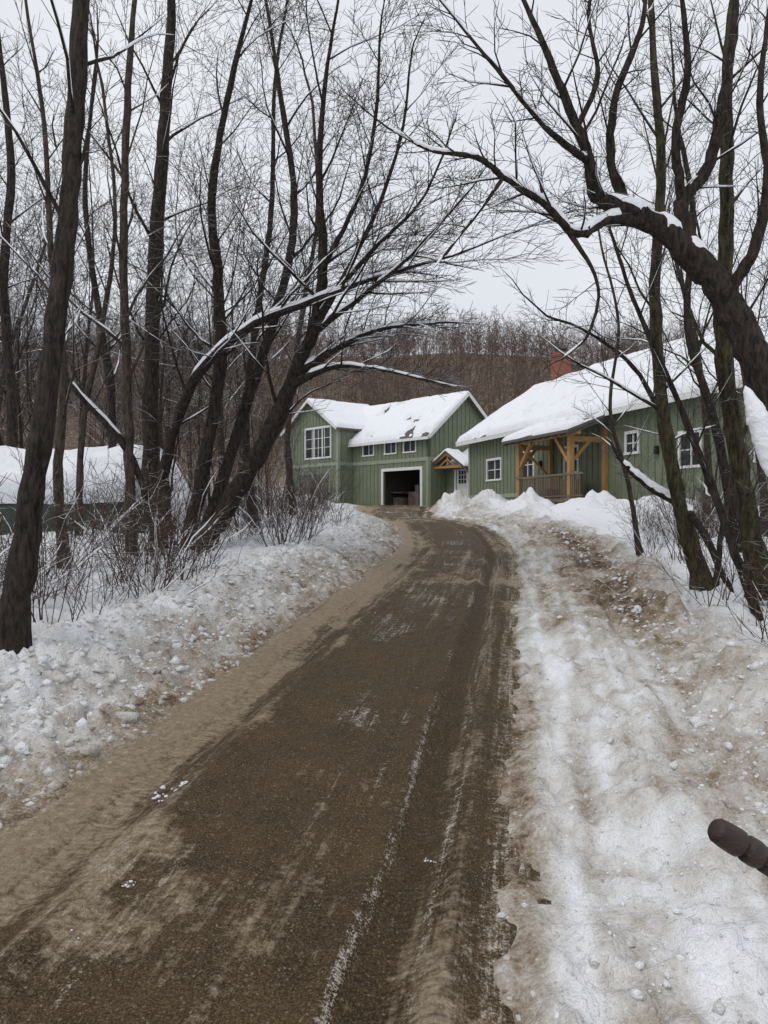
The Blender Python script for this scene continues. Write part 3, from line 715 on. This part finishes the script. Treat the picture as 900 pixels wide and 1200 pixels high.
fc = Fr(tuple(fg.p(1.6, 0, 0))[:2], (.65, -.76), (-.76, -.65))
zc = EYE+3.0; dz = EYE+.75
siding(wall, bat, fc, .04, 5.2, zb, lambda a: zc, [(.95, 1.95, dz, dz+2.1)])
wht.box(fc, .80, .95, .0, .06, dz-.1, dz+2.25); wht.box(fc, 1.95, 2.1, .0, .06, dz-.1, dz+2.25); wht.box(fc, .95, 1.95, .0, .06, dz+2.1, dz+2.25)
dr_ = MB(); q0 = .1
dr_.box(fc, .86+q0, 1.84+q0, -.1, -.04, dz, dz+1.1); dr_.box(fc, .86+q0, 1.0+q0, -.1, -.04, dz+1.1, dz+2.09); dr_.box(fc, 1.7+q0, 1.84+q0, -.1, -.04, dz+1.1, dz+2.09); dr_.box(fc, 1.0+q0, 1.7+q0, -.1, -.04, dz+1.95, dz+2.09)
for x in (1.22, 1.46): dr_.box(fc, x+q0-.015, x+q0+.015, -.1, -.05, dz+1.1, dz+1.95)
for z in (1.38, 1.66): dr_.box(fc, 1.0+q0, 1.7+q0, -.098, -.052, dz+z-.015, dz+z+.015)
for (a, b) in ((.98, 1.3), (1.4, 1.72)): dr_.box(fc, a+q0, b+q0, -.04, -.025, dz+.2, dz+.95)
dr_.box(fc, 1.74+q0, 1.79+q0, -.04, .03, dz+.95, dz+1.05)
dr_.obj('front_door', M_white, GA)
gls.box(fc, 1.0+q0, 1.7+q0, -.09, -.08, dz+1.1, dz+1.95)
roofpair(fc, .04, 5.2, 0, -2.2, zc, zc+1.25, -4.4, .3, .14, GA, 'connector_roof', rf, .22, 0, 9)
tm = MB()
fp = Fr(tuple(fc.p(1.15, 0, 0))[:2], (-.76, -.65), (.65, -.76))
PE = EYE+2.95; PRz = EYE+3.9; PW = 1.5
roofpair(fp, .02, 1.25, PW, 0, PE, PRz, -PW, .2, .1, GA, 'portico_roof', rf, .2, 0, 12)
for s in (-1, 1):
    tm.beam(fp.p(.10, s*PW*.85, PE-.7), fp.p(.75, s*PW*.85, PE-.12), .10)
    tm.box(fp, .035, .14, s*PW*.85-.05, s*PW*.85+.05, PE-1.0, PE-.21)
    tm.beam(fp.p(1.12, s*PW, PE-.02), fp.p(1.12, 0, PRz-.15), .10, .14)
    tm.box(fp, .05, 1.14, s*PW*.85-.06, s*PW*.85+.06, PE-.17, PE-.03)
tm.beam(fp.p(1.03, -PW, PE-.06), fp.p(1.03, PW, PE-.06), .12, .14)
tm.beam(fp.p(1.03, 0, PE+.02), fp.p(1.03, 0, PRz-.15), .10)
for s in (-1, 1): tm.beam(fp.p(1.03, s*.7, PE), fp.p(1.03, 0, PRz-.5), .08)
tm.obj('portico_timber', M_timber, GA)
st = MB()
for k in range(3): st.box(fc, .3, 2.4, .0, .5+.35*k, dz-.17*(k+1), dz-.17*k-.004)
st.box(fc, .3, 2.4, 0, 1.2, 1.6, dz-.52)
st.obj('entry_steps', M_deck, GA)
wall.obj('walls', M_green, GA); bat.obj('battens', M_green, GA); wht.obj('white_trim', M_white, GA); gls.obj('glass', M_glass, GA); trm.obj('green_trim', M_greentrim, GA)
drk.obj('interior', M_dark, GA); rf.obj('roof_deck', M_roof, GA)

# --- barn house (right)
BA = empty('green_barn_house')
fb = Fr((4.9, 44), (.303, -.953), (-.953, -.303)); LB = 26.5
wall, bat, wht, gls, trm, rf = MB(), MB(), MB(), MB(), MB(), MB()
zE = EYE+4.3; zR = EYE+7.3; HB = 4.5
ops = [(2.4, 4.0, EYE+1.75, EYE+2.75), (6.2, 7.5, EYE+1.7, EYE+2.9), (10.4, 11.4, EYE+.7, EYE+2.8), (14.9, 15.6, EYE+2.3, EYE+3.0), (18, 19, EYE+1.6, EYE+2.7), (21.5, 22.5, EYE+1.6, EYE+2.7)]
siding(wall, bat, fb, 0, LB, .4, lambda a: zE, ops)
for i, o in enumerate(ops): window(wht, gls, fb, *o, cols=2, rows=2 if i != 2 else 4)
trm.box(fb, 0, 9, .002, .05, EYE+.75, EYE+.95)
trm.box(fb, -.02, .18, .003, .07, .4, zE)
wall.box(fb, 0, LB, -2*HB, -2*HB+.15, .4, zE)
for nm, fe in (('a', Fr(tuple(fb.p(LB, 0, 0))[:2], (.953, .303), (.303, -.953))), ('b', Fr(tuple(fb.p(0, 0, 0))[:2], (.953, .303), (-.303, .953)))):
    siding(wall, bat, fe, 0.001, 2*HB-.001, .4, lambda a: zE+(zR-zE)*(1-abs(a-HB)/HB), [])
A, B_, C, D_, E, G = roofpair(fb, -.6, LB+.6, 0, -HB, zE, zR, -2*HB, .55, .16, BA, 'roof', rf, .28, .33, 15)
o5 = fb.u*-.03
wht.beam(A+o5+Vector((0, 0, -.09)), D_+o5+Vector((0, 0, -.09)), .06, .26); wht.beam(A+fb.w*.03+Vector((0, 0, -.12)), B_+fb.w*.03+Vector((0, 0, -.12)), .05, .2)
wht.beam(E+o5+Vector((0, 0, -.09)), D_+o5+Vector((0, 0, -.09)), .058, .258)
ch = MB(); cs = 2.1
ch.box(fb, cs, cs+.8, -HB-.35, -HB+.45, zR-1, zR+1.35); ch.box(fb, cs-.06, cs+.86, -HB-.41, -HB+.51, zR+1.35, zR+1.5); ch.box(fb, cs+.03, cs+.77, -HB-.32, -HB+.42, zR+1.5, zR+1.6)
ch.obj('brick_chimney', M_brick, BA)
fl = MB(); fl.box(fb, cs+.15, cs+.6, -HB-.15, -HB+.25, zR+1.6, zR+1.8); fl.obj('chimney_cap', M_lamp, BA)
tm, dk = MB(), MB(); s0, s1, pn = 9.2, 13.7, 1.8
zd = EYE+.55; zt = EYE+3.05
for s in (s0+.1, s1-.1):
    tm.box(fb, s-.11, s+.11, pn-.22, pn, 1.0, zt)
    tm.box(fb, s-.1, s+.1, .035, .22, zd, zt+.35)
    tm.box(fb, s-.09, s+.09, .22, pn-.22, zt-.25, zt-.03)
    tm.beam(fb.p(s, pn-.25, zt-.95), fb.p(s, pn-.95, zt-.2), .13)
tm.box(fb, s0-.5, s1+.5, pn-.21, pn-.01, zt+.001, zt+.26)
for s, e in ((s0+.2, 1), (s1-.2, -1)):
    tm.beam(fb.p(s, pn-.11, zt-1.05), fb.p(s+e*1.0, pn-.11, zt-.02), .15)
    tm.beam(fb.p(s, pn-.11, 1.9), fb.p(s+e*1.7, pn-.11, zd-.2), .10)
tm.beam(fb.p(s0+.2, pn-.12, zt-.1), fb.p(s0+.2, .1, zt-1.6), .10)
dk.box(fb, s0-.1, s1+.9, .03, pn+.15, zd-.16, zd)
dk.box(fb, s0-.1, s1+.9, pn-.06, pn+.02, zd+.92, zd+1.0)
for a in np.arange(s0+.3, s1+.8, .14): dk.box(fb, a-.015, a+.015, pn-.04, pn-.01, zd+.12, zd+.915)
dk.box(fb, s0-.1, s1+.9, pn-.05, pn+.01, zd+.06, zd+.12)
for a in (s0, (s0+s1)/2, s1+.7): dk.box(fb, a-.08, a+.08, pn-.15, pn+.05, .9, zd-.17)
for a in np.arange(s0, s1+.8, .3): dk.beam(fb.p(a, pn-.02, 1.2), fb.p(a+.9, pn-.02, zd-.2), .03)
dk.box(fb, s0+1.0, s0+1.6, .6, 1.2, zd+.002, zd+.45); dk.box(fb, s0+1.0, s0+1.6, .5, .6, zd+.002, zd+1.0); dk.box(fb, s0+2.6, s0+3.4, .5, 1.1, zd+.002, zd+.8)
tm.obj('porch_timber_frame', M_timber, BA, .01); dk.obj('porch_deck', M_deck, BA)
zw = zt+1.0
A = fb.p(s0-.6, pn+.45, zt+.15); B2 = fb.p(s1+.6, pn+.45, zt+.15); C = fb.p(s1+.6, .03, zw); D2 = fb.p(s0-.6, .03, zw)
rf.slab(A, B2, C, D2, .12)
for a in np.arange(s0-.4, s1+.5, .6): rf.beam(fb.p(a, pn+.4, zt+.0), fb.p(a, .05, zw-.19), .07, .14)
up = Vector((0, 0, .005)); snow_sheet('porch_snow', A+up, B2+up, C+up, D2+up, .22, BA, .50, 33)
lm = MB()
for a in (8.3, 16.8): lm.box(fb, a-.07, a+.07, .03, .16, EYE+2.1, EYE+2.4)
lm.obj('wall_lamps', M_lamp, BA)
wall.obj('walls', M_green, BA); bat.obj('battens', M_green, BA); wht.obj('white_trim', M_white, BA); gls.obj('glass', M_glass, BA); trm.obj('green_trim', M_greentrim, BA); rf.obj('roof_deck', M_roof, BA)

# --- snow covered tarp pile at left
TP = empty('tarp_covered_woodpile')
def loaf(name, x0, x1, yc, w, h, z0, a0, a1, off, mat, seed, amp, p=.6):
    nu, nv = 90, 40
    u, v = np.meshgrid(np.linspace(0, 1, nu), np.linspace(0, 1, nv))
    a = np.radians(a0+(a1-a0)*v)
    x = x0+(x1-x0)*u
    endf = np.clip(np.minimum((x-x0), (x1-x))/.7, 0, 1)**.5
    ca = np.sign(np.cos(a))*np.abs(np.cos(a))**p; sa = np.abs(np.sin(a))**p
    n = (fbm(x*1.2, v*6, seed, 4)-.5)*amp
    edge = np.minimum(v, 1-v)
    o = off*np.sqrt(np.clip(edge/.08, 0, 1)) if a0 > 0 else off
    yv = yc-ca*(w/2+o+n)*(.35+.65*endf); zv = z0+sa*(h+o+n)*(.25+.75*endf)
    i = np.arange(u.size).reshape(u.shape)
    Q = np.stack([i[:-1, :-1], i[:-1, 1:], i[1:, 1:], i[1:, :-1]], -1).reshape(-1, 4)
    mesh_np(name, np.stack([x, yv, zv], -1).reshape(-1, 3), Q, [mat], True, parent=TP)
z0 = prof(15.5)-.1
loaf('tarp', -15, -4.0, 15.8, 2.6, 1.75, z0, 0, 180, 0, M_tarp, 5, .14)
loaf('snow_cap', -15.1, -3.95, 15.8, 2.6, 1.75, z0+.02, 22, 158, .38, M_snow, 8, .34)

# --- wooden handle leaning in from the right
def lathe(name, p0, p1, prof_, mat, k=32):
    p0 = Vector(p0); p1 = Vector(p1); d = (p1-p0).normalized(); a = d.orthogonal().normalized(); b = d.cross(a)
    V = []; Fq = []
    for s, r in prof_:
        for i in range(k):
            t = 2*math.pi*i/k; V.append(p0+d*s+(a*math.cos(t)+b*math.sin(t))*r)
    for j in range(len(prof_)-1):
        for i in range(k): Fq.append((j*k+i, j*k+(i+1) % k, (j+1)*k+(i+1) % k, (j+1)*k+i))
    return mesh_np(name, np.array([v[:] for v in V]), np.array(Fq), [mat], True)
p0 = Vector(from_pixel(836, 970, 1.05)); p1 = Vector((2.25, 1.25, .12))
Lh = (p1-p0).length
lathe('wooden_handle', p0, p1, [(0, .0005), (.0006, .009), (.0025, .0140), (.007, .0170), (.02, .0185), (.038, .0190), (.043, .0188), (.0465, .0165), (.0475, .013), (.0530, .013), (.0540, .0165), (.057, .0185), (.07, .0190), (.077, .0180), (.080, .0145), (.084, .0145), (.087, .0175), (.12, .0185), (.5, .018), (Lh, .017), (Lh+.01, .001)], M_handle)

# ------------------------------------------------------------------ light
el, az = math.radians(50), math.radians(-135)
w = bpy.data.worlds.new('World'); bpy.context.scene.world = w; w.use_nodes = True
nt = w.node_tree; bg = nt.nodes['Background']
sky = nt.nodes.new('ShaderNodeTexSky'); sky.sky_type = 'NISHITA'; sky.sun_disc = False; sky.sun_elevation = el; sky.sun_rotation = az; sky.dust_density = 4
tc = nt.nodes.new('ShaderNodeTexCoord'); no = nt.nodes.new('ShaderNodeTexNoise'); no.inputs['Scale'].default_value = 2.2; no.inputs['Detail'].default_value = 4
nt.links.new(tc.outputs['Generated'], no.inputs['Vector'])
cr = nt.nodes.new('ShaderNodeValToRGB'); nt.links.new(no.outputs['Fac'], cr.inputs[0])
cr.color_ramp.elements[0].position = .3; cr.color_ramp.elements[0].color = (7.6, 7.9, 8.4, 1)
cr.color_ramp.elements[1].position = .7; cr.color_ramp.elements[1].color = (8.8, 9.0, 9.4, 1)
mx = nt.nodes.new('ShaderNodeMix'); mx.data_type = 'RGBA'; mx.inputs[0].default_value = .92
nt.links.new(sky.outputs[0], mx.inputs[6]); nt.links.new(cr.outputs[0], mx.inputs[7])
nt.links.new(mx.outputs[2], bg.inputs[0]); bg.inputs[1].default_value = .102
sl = bpy.data.lights.new('sun', 'SUN'); sl.energy = .8; sl.angle = math.radians(18); sl.color = (1, .97, .93)
so = link(bpy.data.objects.new('sun', sl))
dv = Vector((math.sin(az)*math.cos(el), math.cos(az)*math.cos(el), math.sin(el)))
so.rotation_euler = (-dv).to_track_quat('-Z', 'Y').to_euler()

cam = bpy.data.cameras.new('camera'); co = link(bpy.data.objects.new('camera', cam))
co.location = (0, 0, EYE); co.rotation_euler = (math.radians(90), 0, 0)
cam.sensor_fit = 'VERTICAL'; cam.sensor_height = 36; cam.lens = F/1200*36; cam.clip_end = 2000; cam.clip_start = .05
sc = bpy.context.scene; sc.camera = co
sc.view_settings.view_transform = 'Standard'; sc.view_settings.look = 'None'; sc.view_settings.exposure = 0
